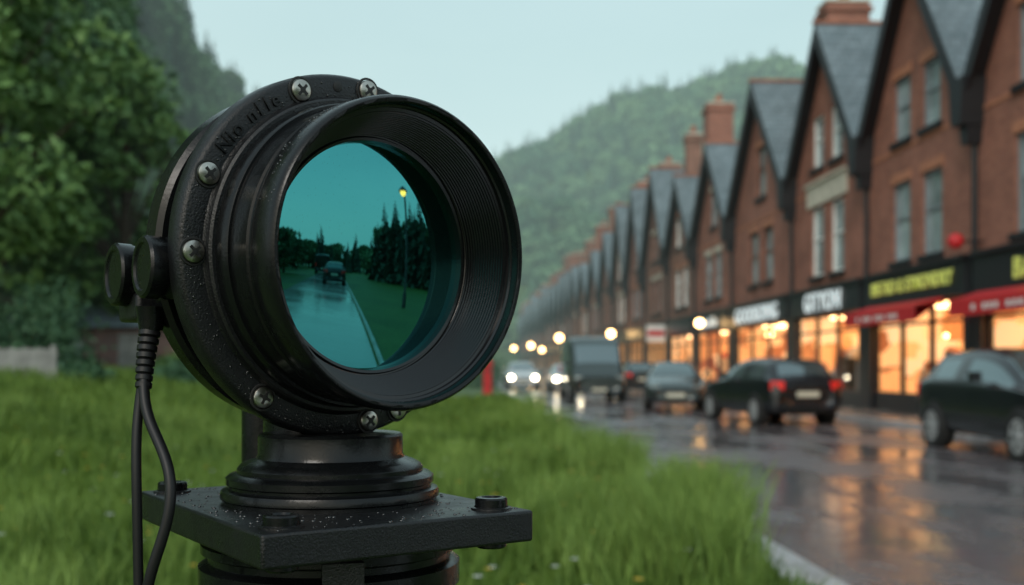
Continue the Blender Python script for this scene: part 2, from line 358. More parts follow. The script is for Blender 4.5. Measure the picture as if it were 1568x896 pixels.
V=[10.8,16.6,22.8,29.1,35.9,44.1]
y=44.1
while y<262: y+=7.9+random.uniform(-1.1,1.0); V.append(y)
def winpos(v0,v1,z=7.0,fr='white',hi=1.6,w=1.0,single=False,l0=3.95,l1=5.95,stl='lint'):
    vm=(v0+v1)/2
    W_=[]
    if single: W_.append((vm-.6,vm+.6,z+.1,z+hi+.1,fr,stl))
    else:
        W_+= [(vm-.25-w,vm-.25,z,z+hi,fr,stl),(vm+.45,vm+.45+w,z,z+hi,fr,stl)]
    W_+= [(vm-.25-w*1.1,vm-.25,l0,l1,fr,stl),(vm+.45,vm+.45+w*1.1,l0,l1,fr,stl)]
    return W_
H_={}
H_[0]=house(V[0],V[1],7.2,11.6,winpos(V[0],V[1],fr='grey'),chim=[(15,V[0]+1,.5,.7,13)])
H_[1]=house(V[1],V[2],7.2,11.6,winpos(V[1],V[2],fr='grey',z=6.9),chim=[])
H_[2]=house(V[2],V[3],7.2,11.7,winpos(V[2],V[3],fr='grey'),chim=[])
w2=winpos(V[3],V[4],fr='white',z=7.5,hi=1.6,w=1.0,l0=4.1,l1=6.25,stl=None)
H_[3]=house(V[3],V[4],7.25,11.6,w2,chim=[])
H_[4]=house(V[4],V[5],7.3,11.8,winpos(V[4],V[5],fr='brownf',z=7.5,hi=1.9,w=1.15,single=True,l0=4.4,l1=6.4),chim=[(13.2,37.4,.5,.75,13.9)])
tp=[('brick2','white'),('brick2','brownf'),('brick','grey')]
for i in range(5,len(V)-1):
    a,c=V[i],V[i+1]; br,fr=tp[i%3]
    ch=[]
    if i==5: ch=[(12.0,V[6]-.2,.55,.6,13.7)]
    elif i==6: ch=[(12.1,V[6]+6,.35,.4,13.6)]
    elif i==7: ch=[(12.1,V[7]+6,.6,.6,13.3)]
    elif i!=9: ch=[(12.2,c-.6,.6,.7,12.9+1.3*random.random())]
    H_[i]=house(a,c,7.3+random.uniform(-.5,.2),11.7+random.uniform(-1.0,1.2),winpos(a,c,fr=fr,z=7.4,hi=1.6,w=1.1,single=(i%3==2),l0=4.3,l1=6.3,stl='stone' if i%2 else 'lint'),br=br,fr=fr,chim=ch,near=(i<7),ridgeback=20,dark=(i%3==1))
b=MB(); vm=(V[3]+V[4])/2
b.box(X0-.06,X0-.004,vm-1.7,vm+1.9,6.32,7.05,'stone'); b.box(X0-.14,X0-.062,vm-1.75,vm+1.95,6.98,7.06,'stone')
b.build('stone_lintel',parent=H_[3],smooth=False)
def awning(par,a,c,k='red'):
    b=MB()
    vs=[(X0-.22,a,2.86),(X0-.22,c,2.86),(X0-.85,c,2.66),(X0-.85,a,2.66),(X0-.85,c,2.32),(X0-.85,a,2.32),(X0-.22,a,2.80),(X0-.22,c,2.80)]
    b.add(vs,[(0,1,2,3),(3,2,4,5),(0,3,6),(1,7,2),(6,5,4,7)],k)
    n=22
    for i in range(4,18):
        if i%4: b.box(X0-.862,X0-.853,a+(c-a)*i/n,a+(c-a)*(i+.6)/n,2.42,2.54,'white')
    b.build('awning',parent=par,smooth=False)
awning(H_[2],V[2]+1.3,V[3]-.4); awning(H_[1],V[1]+.6,V[2]-.4)
text('BISTRO & SYMONDRY',H_[2],(V[2]+V[3])/2,3.27,.48,'yel_let',X0-.25,.92)
text('GITYON',H_[3],(V[3]+V[4])/2-.1,3.22,.82,'white_let',X0-.25,1.0)
text('GOODSOING',H_[4],(V[4]+V[5])/2,3.2,.82,'white_let',X0-.25,1.08)
text('Elves & Co',H_[5],(V[5]+V[6])/2,3.2,.6,'white_let',X0-.25)
text('BAKERY',H_[1],(V[1]+V[2])/2,3.2,.6,'yel_let',X0-.25)
def walllamp(v,z,r=.16,x=X0-.9):
    b=MB(); b.ball((x,v,z),r,'lamp'); b.cyl((X0,v,z+.35),(x,v,z+.35),.02,.02,'shopblk',8); b.cyl((x,v,z+.35),(x,v,z+r),.02,.03,'shopblk',8)
    b.lathe([(.03,r+.1),(.12,r+.02),(.13,r-.02)],'shopblk',12,Matrix.Translation((x,v,z))); b.build('wall_lantern')
walllamp(46.6,3.15,.18); walllamp(74,3.5,.25,X0-1.1)
def pend(v,z,r,par,x=X0+.5):
    b=MB(); b.ball((x,v,z),r,'lamp'); b.cyl((x,v,z+r),(x,v,2.85),.012,.012,'shopblk',6); b.build('pendant_lamp',parent=par)
pend(40.6,2.45,.14,H_[4]); pend(31.0,1.95,.11,H_[3]); pend(33.2,2.1,.06,H_[3],X0+1.5); pend(26.6,2.05,.05,H_[2],X0+1)
def slamp(name,u,v,z,r,arm=.8,rz=0,lm='lamp'):
    b=MB(); b.lathe([(.10,0),(.10,.5),(.06,.6),(.045,z)],'shopblk',12); b.cyl((0,0,z),(-arm,0,z+.15),.035,.03,'shopblk',8)
    b.lathe([(.05,.2),(.2,.08),(.22,0)],'shopblk',14,Matrix.Translation((-arm,0,z+.0))); b.ball((-arm,0,z-.02),r,lm,14)
    return b.build(name,loc=(u,v,float(H(u,v))),rz=rz)
slamp('street_lamp',9.7,104,4.0,.32); slamp('street_lamp',9.7,150,4.1,.36); slamp('street_lamp',9.7,205,4.6,.40); slamp('street_lamp',1.2,170,4.4,.32,.6,math.pi); slamp('street_lamp',9.7,128,3.2,.26)
b=MB(); b.ball((X0-.6,V[1]+6.0,3.95),.17,'red'); b.cyl((X0,V[1]+6.0,3.95),(X0-.5,V[1]+6.0,3.95),.025,.025,'shopblk'); b.build('round_shop_sign')
b=MB(); b.box(X0-1.3,X0-.3,58,58.08,2.6,3.5,'white'); b.box(X0-1.25,X0-.35,57.98,57.995,2.9,3.2,'red'); b.cyl((X0,58.04,3.55),(X0-1.3,58.04,3.55),.03,.03,'shopblk'); b.build('hanging_sign')
b=MB(); b.lathe([(.24,0),(.24,.12),(.2,.14),(.2,1.3),(.25,1.32),(.25,1.4),(.18,1.52),(.01,1.58)],'red',20); b.box(-.13,.13,-.205,-.15,1.05,1.1,'shopblk'); b.build('post_box',loc=(.9,47,.02))
# ---------------------------------------------------------------- vegetation
def decid(name,h,rad,ncl,nl,size,mk,seed):
    rr=random.Random(seed); b=MB()
    b.lathe([(h*.035,0),(h*.024,h*.12),(h*.018,h*.4),(h*.008,h*.75)],'bark',8)
    cs=[]
    for i in range(ncl):
        t=rr.random(); a=rr.uniform(0,6.283); zz=h*(.2+.76*t); prof=math.sin(math.pi*min(1,.18+.80*t))**.6
        r=rad*prof*rr.uniform(.45,1.0); c=(r*math.cos(a),r*math.sin(a),zz); cs.append((c,rad*rr.uniform(.2,.36)))
        if i%3==0: b.cyl((0,0,zz*.55),c,h*.008,h*.003,'bark',5)
    pts=[]
    for c,cr in cs:
        d=rng.normal(size=(nl,3)); d/=np.linalg.norm(d,axis=1)[:,None]; d*= (cr*rng.uniform(.4,1.0,nl)**.6)[:,None]; d[:,2]*=.75
        pts.append(np.array(c)+d)
    v,q=leafquads(np.concatenate(pts),size)
    b.add(v.tolist(),q.tolist(),mk)
    return b.build(name,smooth=False)
def conifer(name,h,rad,mk,seed,layers=26,nb=9):
    rr=random.Random(seed); V_=[];Q=[]
    for i in range(layers):
        t=i/(layers-1); z=h*(.08+.90*t); r=rad*(1-t)**.85+.12
        for k in range(nb if t<.8 else 6):
            a=rr.uniform(0,6.283); rl=r*rr.uniform(.65,1.1); w=rl*.30+.1; dz=-rl*.32
            d=np.array([math.cos(a),math.sin(a),0]);s=np.array([-d[1],d[0],0]); o=np.array([0,0,z])
            n=len(V_)
            V_+= [o,o+d*rl*.55+s*w+[0,0,dz*.4],o+d*rl+[0,0,dz],o+d*rl*.55-s*w+[0,0,dz*.4]]
            Q.append((n,n+1,n+2,n+3))
            n=len(V_)
            V_+= [o+d*rl*.3,o+d*rl*.7+[0,0,-rl*.5]+s*w*.6,o+d*rl*.95+[0,0,dz*1.3],o+d*rl*.65+[0,0,.05*rl]-s*w*.4]
            Q.append((n,n+1,n+2,n+3))
    b=MB(); b.add([tuple(p) for p in V_],Q,mk); b.lathe([(h*.02,0),(h*.012,h*.5),(.02,h)],'bark',7)
    return b.build(name,smooth=False)
def instancer(parent,name,pts,child,smin,smax):
    n=len(pts); V_=np.zeros((n*4,3)); s=rng.uniform(smin,smax,n); a=rng.uniform(0,6.283,n)
    for k,(dx,dy) in enumerate(((-.5,-.5),(.5,-.5),(.5,.5),(-.5,.5))):
        V_[k::4,0]=pts[:,0]+s*(dx*np.cos(a)-dy*np.sin(a)); V_[k::4,1]=pts[:,1]+s*(dx*np.sin(a)+dy*np.cos(a)); V_[k::4,2]=pts[:,2]
    o=npmesh(name,V_,np.arange(4*n).reshape(-1,4),None,parent)
    o.instance_type='FACES'; o.use_instance_faces_scale=True; o.show_instancer_for_render=False; o.show_instancer_for_viewport=False
    child.parent=o; return o
def scatter(n,u0,u1,v0,v1,dz=0):
    u=rng.uniform(u0,u1,n);v=rng.uniform(v0,v1,n); return np.stack([u,v,H(u,v)+dz],1)
root=empty('hillside_forest')
def hillpts(n,umin,umax,vmin,vmax): return scatter(n,umin,umax,vmin,vmax,-.4)
instancer(root,'broadleaf_a',hillpts(130,-60,-20,34,230),decid('broadleaf',9.5,3.6,40,50,.46,'leafd',1),.75,1.25)
instancer(root,'broadleaf_b',hillpts(130,-60,-19,34,230),decid('broadleaf',8,3.8,40,50,.46,'leafd',2),.75,1.2)
p=np.concatenate([hillpts(130,-62,-27,40,240),hillpts(90,-52,-41,50,240)])
instancer(root,'conifer_a',p,conifer('conifer',13,2.6,'conif',3),.7,1.35)
root2=empty('hill_trees')
def okp(p): return p[(H(p[:,0],p[:,1])>4)]
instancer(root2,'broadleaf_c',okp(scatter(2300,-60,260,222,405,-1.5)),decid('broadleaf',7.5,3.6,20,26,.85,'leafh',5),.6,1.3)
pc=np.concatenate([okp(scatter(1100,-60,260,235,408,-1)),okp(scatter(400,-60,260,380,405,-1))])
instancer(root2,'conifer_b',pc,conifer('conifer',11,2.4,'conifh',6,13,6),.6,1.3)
def place_tree(name,xc,yc,h,rad,ncl,nl,size,mk_,seed,dz=0):
    o=decid(name,h,rad,ncl,nl,size,mk_,seed); u,v=W(xc,yc); o.location=(u,v,float(H(u,v))+dz)
place_tree('oak_tree',-15.6,30,14,4.2,100,120,.2,'leaf',11)
place_tree('oak_tree',-12.9,36,10.5,3.4,80,110,.21,'leaf',12)
place_tree('oak_tree',-17.5,40,17,5,90,110,.23,'leafd',13)
place_tree('ash_tree',-12.2,44,9.5,3.2,70,100,.23,'leafd',14)
place_tree('ash_tree',-13.5,58,11,3.6,70,100,.25,'leafd',15)
place_tree('ash_tree',-13,75,11,4,70,90,.27,'leafd',16)
def bush(name,xc,yc,rx,ry,h,n,seed,k='bush',size=.09):
    c=rng.normal(size=(26,3)); c/=np.linalg.norm(c,axis=1)[:,None]; c[:,2]=abs(c[:,2])
    c=c*[rx*.7,ry*.7,h*.65]; pts=c[rng.integers(0,26,n)]+rng.normal(size=(n,3))*[rx*.2,ry*.2,h*.16]
    pts[:,2]=np.clip(pts[:,2],0,None)
    v,q=leafquads(pts,size); o=npmesh(name,v,q,k); u,w=W(xc,yc); o.location=(u,w,float(H(u,w))-.1); return o
for i,(x,y,rx,h) in enumerate([(-12.9,29.5,1.6,3.0),(-10.4,33,.9,.9),(-15.5,29,2.5,2.6),(-8.2,36,1.8,1.0),(-9.0,30,1.3,.8),(-10.0,25,.6,.6),(-7,42,2,1.6),(-5,50,2.5,2.2),(-3,60,3,2.5),(-12.5,41,2.5,2.6),(-9.5,46,2.5,2.4)]):
    bush('bush',x,y,rx,1.3,h,4500,i,'bush' if i not in (1,9) else 'leaf')
M['wood']=mat('weathered_wood',(.24,.25,.24),.8,var=.3,vscale=3)
M['swall']=brickmat('rubble_wall',(.25,.14,.12),(.19,.13,.12),(.13,.11,.11),.35,.18,.02)
u,v=W(-10.6,23.5); b=MB()
for i in range(26):
    b.box(i*.15-3.2,i*.15-3.2+.138,-.02,.0,.05,.72+.02*(i%2),'wood')
for i in range(4): b.box(i*1.25-3.2,i*1.25-3.1,.004,.1,-.3,.8,'wood')
b.box(-3.2,.7,.004,.05,.2,.28,'wood'); b.box(-3.2,.7,.004,.05,.55,.63,'wood')
b.build('wooden_fence',loc=(u,v,float(H(u,v))),smooth=False)
u,v=W(-12.4,33.5); b=MB()
b.box(-3.2,3.0,0,3,-1,1.45,'swall'); b.extr([(-.3,1.45),(3.3,1.45),(1.5,2.2)],-3.4,3.2,'slate')
b.box(-1.6,-.9,-.03,-.004,.5,1.2,'glass'); b.box(.2,1.0,-.03,-.004,0,1.25,'wood'); b.box(2.0,2.5,-.3,.0,-.5,1.1,'stone')
b.build('stone_shed',loc=(u,v,float(H(u,v))),smooth=False)
# ---------------------------------------------------------------- grass
def blades(name,u,v,h,w,mk_,lean=.35):
    n=len(u); z=H(u,v)-.01; a=rng.uniform(0,6.283,n); la=rng.uniform(0,6.283,n); ll=h*rng.uniform(.05,lean*2,n)
    sx=np.cos(a)*w/2; sy=np.sin(a)*w/2; lx=np.cos(la)*ll; ly=np.sin(la)*ll
    P=np.zeros((n,6,3))
    P[:,0]=np.stack([u-sx,v-sy,z],1);P[:,1]=np.stack([u+sx,v+sy,z],1)
    P[:,2]=np.stack([u+sx*.8+lx*.35,v+sy*.8+ly*.35,z+h*.6],1);P[:,3]=np.stack([u-sx*.8+lx*.35,v-sy*.8+ly*.35,z+h*.6],1)
    P[:,4]=np.stack([u+sx*.1+lx,v+sy*.1+ly,z+h],1);P[:,5]=np.stack([u-sx*.1+lx,v-sy*.1+ly,z+h],1)
    i=np.arange(n)*6
    q=np.concatenate([np.stack([i,i+1,i+2,i+3],1),np.stack([i+3,i+2,i+4,i+5],1)])
    return npmesh(name,P.reshape(-1,3),q,mk_)
N=110000
v=1.6*(38/1.6)**(rng.uniform(0,1,N)**.85); lo=-.56*v-1.0; u=lo+(1.74-lo)*rng.uniform(0,1,N)
nz=np.sin(u*1.7+np.sin(v*.9)*2)*np.cos(v*1.1+u*.4)
h=(.13+.10*nz+rng.uniform(0,.16,N))*(1+.2*np.clip(v/30,0,1)); h=np.where(u>1.35,h*.6,h)
blades('grass',u,v,np.clip(h,.05,.5),np.clip(.0055+.0013*v,.004,.05),'blade')
cs=[(1.42,10.4,.34,.58,1800),(1.45,7.0,.26,.62,1700),(1.36,6.3,.28,.64,1900),(1.4,8.6,.25,.33,500),(1.4,13.5,.4,.52,900),(.8,9,.4,.35,600),(1.4,18,.5,.55,800),(1.0,7.2,.35,.42,800),(1.4,24,.6,.65,800),(1.2,5.6,.25,.55,1300),(.8,6.1,.4,.42,800)]
for k in range(46): 
    yy=random.uniform(3.6,20); cs.append((random.uniform(-.5*yy,1.2),yy,random.uniform(.12,.35),random.uniform(.32,.54),420))
U=[];VV_=[];HH_=[]
for (a,c,r,hh,n) in cs:
    U.append(a+rng.normal(size=n)*r*.45);VV_.append(c+rng.normal(size=n)*r*.8);HH_.append(hh*rng.uniform(.45,1.1,n))
U=np.concatenate(U);k_=U<1.72;U=U[k_];VV_=np.concatenate(VV_)[k_];HH_=np.concatenate(HH_)[k_]
blades('tall_grass',U,VV_,HH_,np.full(len(U),.011),'tallblade',.26)
M['fy']=mat('yellow_petal',(.75,.50,.04),.5); M['fw']=mat('white_petal',(.7,.72,.68),.5)
b=MB()
rr=random.Random(5)
for i in range(150):
    yy=rr.uniform(2.6,12); xx=rr.uniform(-.5*yy,1.2); z=float(H(xx,yy))+rr.uniform(.24,.40); k='fy' if rr.random()<.65 else 'fw'; s=rr.uniform(.010,.020)
    for p_ in range(5):
        a=p_*1.2566; b.add([(xx,yy,z),(xx+s*math.cos(a-.4),yy+s*math.sin(a-.4),z+.006),(xx+s*1.5*math.cos(a),yy+s*1.5*math.sin(a),z+.004),(xx+s*math.cos(a+.4),yy+s*math.sin(a+.4),z+.006)],[(0,1,2,3)],k)
    b.cyl((xx,yy,z-.25),(xx,yy,z),.0015,.0015,'blade',4)
b.build('wild_flowers')
# ---------------------------------------------------------------- cars
M['cblack']=mat('car_paint_black',(.010,.012,.015),.25,.1,coat=.5)
M['cgrey']=mat('car_paint_dark_green',(.03,.045,.045),.25,.3,coat=.7)
M['cwhite']=mat('car_paint_silver',(.50,.52,.53),.25,.3,coat=1)
M['cglass']=mat('car_glass',(.20,.25,.26),.04,.75)
M['tyre']=mat('tyre',(.015,.015,.015),.75)
M['alloy']=mat('alloy_wheel',(.6,.61,.63),.35,.6)
M['plate']=mat('number_plate',(.55,.55,.45),.5)
M['lens2']=mat('headlamp_lens',(.5,.55,.55),.1,.6)
M['redl']=mat('tail_lens',(.4,.01,.01),.15,emis=(1,.03,.02),estr=.25)
def car(name,u,v,rz,paint,kind='hatch',lights=False,tails=False,sc_=1.0):
    root=empty(name,(u,v,.006),rz); root.scale=(sc_,)*3
    if kind=='hatch':
        st=[(-2.06,.66,.40,.80,.84,.60,0,0),(-2.02,.80,.28,.92,.96,.68,0,0),(-1.93,.86,.24,.97,1.04,.70,0,2),(-1.62,.88,.22,.97,1.40,.60,0,0),(-1.50,.88,.21,.97,1.43,.61,1,0),(-.62,.88,.2,.95,1.47,.62,0,0),(-.54,.88,.2,.95,1.47,.62,1,0),
            (.32,.88,.2,.93,1.43,.61,1,2),(.98,.88,.2,.92,1.0,.72,0,0),(1.10,.88,.2,.91,.97,.72,0,0),(1.6,.87,.2,.84,.89,.68,0,0),(1.93,.80,.25,.68,.76,.62,0,0),(2.05,.66,.34,.58,.62,.55,0,0)]
        wy=(-1.28,1.27); wr=.325; Wd=.88
    elif kind=='saloon':
        st=[(-2.25,.66,.40,.80,.84,.60,0,0),(-2.2,.80,.28,.90,.94,.68,0,0),(-1.75,.86,.24,.95,1.0,.70,0,2),(-1.15,.88,.22,.96,1.36,.58,0,0),(-1.05,.88,.21,.96,1.38,.59,1,0),(-.32,.88,.2,.94,1.42,.60,0,0),(-.24,.88,.2,.94,1.42,.60,1,0),
            (.40,.88,.2,.93,1.38,.59,1,2),(1.08,.88,.2,.92,.98,.72,0,0),(1.2,.88,.2,.91,.95,.72,0,0),(1.75,.87,.2,.82,.87,.68,0,0),(2.15,.80,.25,.68,.74,.62,0,0),(2.27,.66,.34,.58,.62,.55,0,0)]
        wy=(-1.38,1.42); wr=.325; Wd=.88
    else:
        st=[(-2.60,.90,.45,1.2,2.20,.86,0,0),(-2.56,.98,.35,1.2,2.30,.92,0,0),(-.2,1.0,.3,1.2,2.33,.93,0,0),(.9,1.0,.3,1.18,2.33,.93,0,0),(1.0,1.0,.3,1.18,2.31,.92,1,0),(1.55,1.0,.3,1.16,2.18,.88,1,2),(2.1,.98,.3,1.12,1.26,.86,0,0),(2.5,.94,.3,.95,1.08,.8,0,0),(2.62,.84,.4,.8,.88,.7,0,0)]
        wy=(-1.6,1.75); wr=.36; Wd=1.0
    b=MB(); rows=[]
    for (yy,w,zs,zb,zt,wt,sg,tg) in st:
        half=[(w*.86,zs),(w*.98,zs+.10),(w,(zs+zb)/2),(w*.97,zb-.03),(w*.945,zb+.02),(wt+.015,zt-.09),(wt*.93,zt-.02),(wt*.5,zt+.015)]
        ring=[(x,yy,z) for x,z in half]+[(-x,yy,z) for x,z in half[::-1]]
        rows.append(ring)
    K=16
    b.v=[p for r_ in rows for p in r_]
    for i in range(len(rows)-1):
        sg,tg=st[i][6],st[i][7]
        for k in range(K):
            j=(k+1)%K; key=paint
            if sg and k in (4,10): key='cglass'
            if tg and k in (6,7,8): key='cglass'
            if k==15: key='tyre'
            b.f.append((i*K+k,i*K+j,(i+1)*K+j,(i+1)*K+k)); b.m.append(b.mi(key))
    b.f.append(tuple(range(K))); b.m.append(b.mi(paint)); b.f.append(tuple(range((len(rows)-1)*K,len(rows)*K))[::-1]); b.m.append(b.mi(paint))
    b.build('body',root,subd=2)
    for y_ in wy:
        for sx in (-1,1):
            x=sx*(Wd-.10); Mx=Matrix.Translation((x,y_,wr))@Matrix.Rotation(R(90*sx),4,'Y')
            w_=MB(); w_.lathe([(.001,.10),(wr+.055,.10),(wr+.055,.0)],'tyre',28,Mx)
            w_.lathe([(wr*.66,.125),(wr*.95,.13),(wr,.10),(wr,-.10),(wr*.9,-.12)],'tyre',28,Mx)
            w_.lathe([(.001,.10),(wr*.64,.085),(wr*.67,.125),(wr*.70,.125)],'dark',28,Mx)
            for s in range(7):
                Ms=Mx@Matrix.Rotation(s*math.pi*2/7,4,'Z'); w_.box(0,wr*.66,-.035,.035,.10,.122,'alloy',Ms)
            w_.lathe([(.001,.13),(.05,.128),(.06,.11)],'alloy',14,Mx); w_.lathe([(wr*.60,.124),(wr*.70,.127)],'alloy',28,Mx)
            w_.build('wheel',root)
    d=MB(); yf=st[-1][0]; yr=st[0][0]
    wl=Wd-.24
    for sx in (-1,1):
        if kind!='van':
            Mh=Matrix.Translation((sx*wl*.93,yf-.20,.66))@Matrix.Rotation(R(-sx*26),4,'Z')
            d.box(-.17,.17,-.05,.06,-.07,.07,'lens2',Mh)
            Mt=Matrix.Translation((sx*wl*1.05,yr+.085,.86))@Matrix.Rotation(R(sx*22),4,'Z')
            d.box(-.15,.15,-.06,.05,-.09,.10,'redl',Mt)
        else:
            d.box(sx*.72-.14,sx*.72+.14,yf-.12,yf-.02,.72,.92,'lens2'); d.box(sx*.86-.08,sx*.86+.08,yr-.02,yr+.05,.9,1.3,'redl')
        zl=.66 if kind!='van' else .82
        if lights: d.ball((sx*wl*.95,yf-.10,zl),.12,'head',12)
        if tails: d.ball((sx*wl*1.0,yr+.04,.86),.05,'tail',10)
        zm=1.0 if kind!='van' else 1.3; ym=st[-6][0]-.1 if kind!='van' else 1.5
        d.box(sx*(Wd+.02)-.02,sx*(Wd+.16),ym-.05,ym+.06,zm,zm+.14,paint) if sx>0 else d.box(-(Wd+.16),-(Wd),ym-.05,ym+.06,zm,zm+.14,paint)
    d.box(-.26,.26,yr-.015,yr+.05,.62,.74,'plate'); d.box(-.26,.26,yf-.05,yf+.012,.40,.51,'plate')
    d.box(-.5,.5,yf-.06,yf+.002,.52,.60,'shopblk')
    d.build('trim',root,smooth=False,bevel=.012)
    return root
car('parked_hatchback_car',6.95,24.8,R(9),'cblack','hatch',tails=True)
car('parked_hatchback_car',8.34,15.55,math.pi,'cblack','hatch',sc_=1.06)
car('parked_saloon_car',6.3,32.6,R(180-10),'cgrey','saloon')
car('delivery_van',4.6,40,math.pi,'cgrey','van')
car('oncoming_car',2.9,57.5,math.pi,'cwhite','hatch',lights=True)
car('oncoming_car',4.9,54,math.pi,'cwhite','saloon',lights=True,sc_=.95)
car('parked_hatchback_car',7.9,50,0,'cblack','hatch',tails=True)
car('parked_hatchback_car',8.0,68,0,'cwhite','hatch')
# ---------------------------------------------------------------- lane unseen by the camera, added for the lens to reflect
ga=R(-18.5); dx,dy=math.cos(ga),math.sin(ga)
def T(t,s): return W(-.1+t*dx-s*dy,.69+t*dy+s*dx)
b=MB(); pts=[(*T(3.2,-2.6),.016),(*T(2.4,.9),.016),(*T(140,.9),.016),(*T(140,-2.6),.016)]
b.add(pts,[(0,3,2,1)],'reflected_lane'); b.build('reflected_lane',smooth=False)
b=MB(); 
p0=T(2.6,1.0);p1=T(80,1.0); b.cyl((*p0,.03),(*p1,.03),.05,.05,'kerb',6)
b.build('reflected_lane_kerb')
az=math.atan2(T(10,0)[1]-T(0,0)[1],T(10,0)[0]-T(0,0)[0])-math.pi/2
u,v=T(26,-.1); car('reflected_lane_car',u,v,az,'cblack','hatch')
u,v=T(52,-.2); car('reflected_lane_car',u,v,az,'cblack','hatch')
u,v=T(46,-1.9); car('reflected_lane_car',u,v,az,'cblack','van')
u,v=T(14,3.4); slamp('street_lamp',u,v,4.2,.14,.5,lm='sodium')
root3=empty('tree_belt')
def arc(n,t0,t1,s0,s1):
    t=rng.uniform(t0,t1,n); s=rng.uniform(s0,s1,n)
    P=[T(a,c) for a,c in zip(t,s)]; return np.array([(p[0],p[1],0) for p in P])
pa=np.concatenate([arc(22,42,70,7,24),arc(40,26,80,-28,-6),arc(34,80,125,-30,30),arc(10,18,34,-12,-8)])
instancer(root3,'broadleaf_d',pa,decid('broadleaf',8,3.6,46,60,.42,'leafd',21),.55,.9)
pb=np.concatenate([arc(16,30,44,5.5,13),arc(14,50,90,-20,14)])
instancer(root3,'conifer_c',pb,conifer('conifer',9,2.0,'conif',22),.6,.95)
# ---------------------------------------------------------------- the lens unit
ox,oy=W(-.1185,.708)
dev=empty('lens_camera_unit',(ox,oy,0),-YAW)
TH=R(43.0); TI=R(2.5)
a3=Vector((math.sin(TH)*math.cos(TI),-math.cos(TH)*math.cos(TI),-math.sin(TI)))
e1=Vector((math.cos(TH),math.sin(TH),0)); e2=a3.cross(e1)
C=Vector((.0125,-.008,1.3700))
HM=Matrix(((e1.x,e2.x,a3.x,C.x),(e1.y,e2.y,a3.y,C.y),(e1.z,e2.z,a3.z,C.z),(0,0,0,1)))
b=MB()
b.lathe([(.06,-.018),(.110,-.018),(.1150,-.017),(.1165,-.0145),(.1165,-.0035),(.1150,-.0008),(.1135,0),(.1020,0),(.1008,.0015),(.1004,.0045),(.0990,.006),(.0965,.006)],'paint',128,HM)
b.build('flange',dev)
b=MB()
b.lathe([(.0970,.0055),(.0962,.016),(.0952,.0175),(.0935,.0175),(.0928,.0195),(.0928,.034),(.0915,.035),(.0912,.038),(.0920,.041),(.0942,.043),(.0950,.0455),(.0952,.0610),(.0942,.0642),(.0930,.0655),(.0912,.0655),(.0902,.0648),(.0897,.0630),(.0895,.0590)],'satin',128,HM)
b.build('barrel',dev)
b=MB(); pr=[(.0895,.0592),(.0882,.0585),(.0882,.0560),(.0862,.0555)]
for i in range(15):
    t=i/14; rr_=.0860-.0095*t; l=.0550-.0255*t
    pr+=[(rr_,l),(rr_-.0011,l-.0004),(rr_-.0011,l-.0010),(rr_-.0002,l-.0015)]
pr+=[(.0755,.0270),(.0745,.0268),(.0735,.0285),(.0718,.0280),(.0710,.0230)]
b.lathe(pr,'inner',128,HM); b.build('threaded_bore',dev,ang=20)
b=MB(); rho=.62; pr=[]
for i in range(41):
    r_=max(1e-5,.0716*i/40); pr.append((r_,.0278-(rho-math.sqrt(rho*rho-r_*r_))))
b.lathe(pr,'lens',160,HM); b.build('front_glass',dev,ang=80)
b=MB()
b.lathe([(.098,-.018),(.098,-.030),(.092,-.033),(.092,-.040),(.1075,-.042),(.1105,-.045),(.1105,-.058),(.107,-.062),(.094,-.064),(.090,-.085),(.070,-.100),(.001,-.103)],'satin',96,HM)
b.build('rear_housing',dev)
def screw(ang,r=.1080,rad=.0068):
    a=R(ang); Mx=HM@Matrix.Translation((r*math.cos(a),r*math.sin(a),0))@Matrix.Rotation(R(ang*3.7),4,'Z')
    s=MB(); s.lathe([(rad*1.28,.0002),(rad*1.24,.0009),(rad*1.08,.0010),(rad*1.05,.0004)],'dark',28,Mx)
    s.lathe([(rad,.0003),(rad,.0014),(rad*.93,.0022),(rad*.7,.0029),(rad*.35,.0033),(.0001,.0034)],'steel',32,Mx)
    s.box(-rad*.62,rad*.62,-rad*.13,rad*.13,.0020,.00352,'dark',Mx); s.box(-rad*.13,rad*.13,-rad*.62,rad*.62,.0020,.00356,'dark',Mx)  # raised dark bars stand in for shade in the cross slot
    s.lathe([(.0001,.0037),(rad*.27,.0036),(rad*.3,.002)],'dark',16,Mx)
    s.build('screw',dev)
for a in (111,157,182,236,280,293): screw(a)
screw(84,.1095)
s=MB(); a=R(96); Mx=HM@Matrix.Translation((.1085*math.cos(a),.1085*math.sin(a),0)); s.lathe([(.0001,.0006),(.0028,.0006),(.0034,.0003)],'dark',20,Mx); s.build('hole_disc',dev)  # raised dark disc stands in for the shade inside a hole
for i,chh in enumerate('Nio nlle'):
    if chh==' ': continue
    a=R(146-i*3.5); cu=bpy.data.curves.new('letter','FONT'); cu.body=chh; cu.size=.0125; cu.extrude=.0006; cu.align_x='CENTER'; cu.align_y='CENTER'; cu.bevel_depth=.0001
    cu.materials.append(M['satin']); o=bpy.data.objects.new('embossed_letter',cu)
    o.matrix_world=HM@Matrix.Translation((.1078*math.cos(a),.1078*math.sin(a),.0005))@Matrix.Rotation(a-math.pi/2,4,'Z'); link(o,dev)
b=MB()
b.lathe([(.020,1.2560),(.0455,1.2560),(.0468,1.2545),(.0468,1.243),(.048,1.2405),(.054,1.2385),(.058,1.2365),(.060,1.234),(.060,1.2315),(.0645,1.2305),(.067,1.2285),(.067,1.2245),(.0655,1.2235),(.0655,1.2220),(.0695,1.2205),(.0705,1.2185),(.0705,1.2155),(.0690,1.2145),(.0690,1.2110)],'satin',96)
b.lathe([(.034,1.25),(.034,1.292),(.02,1.30)],'satin',48,Matrix.Translation((-.02,.045,0)))
b.build('swivel_neck',dev)
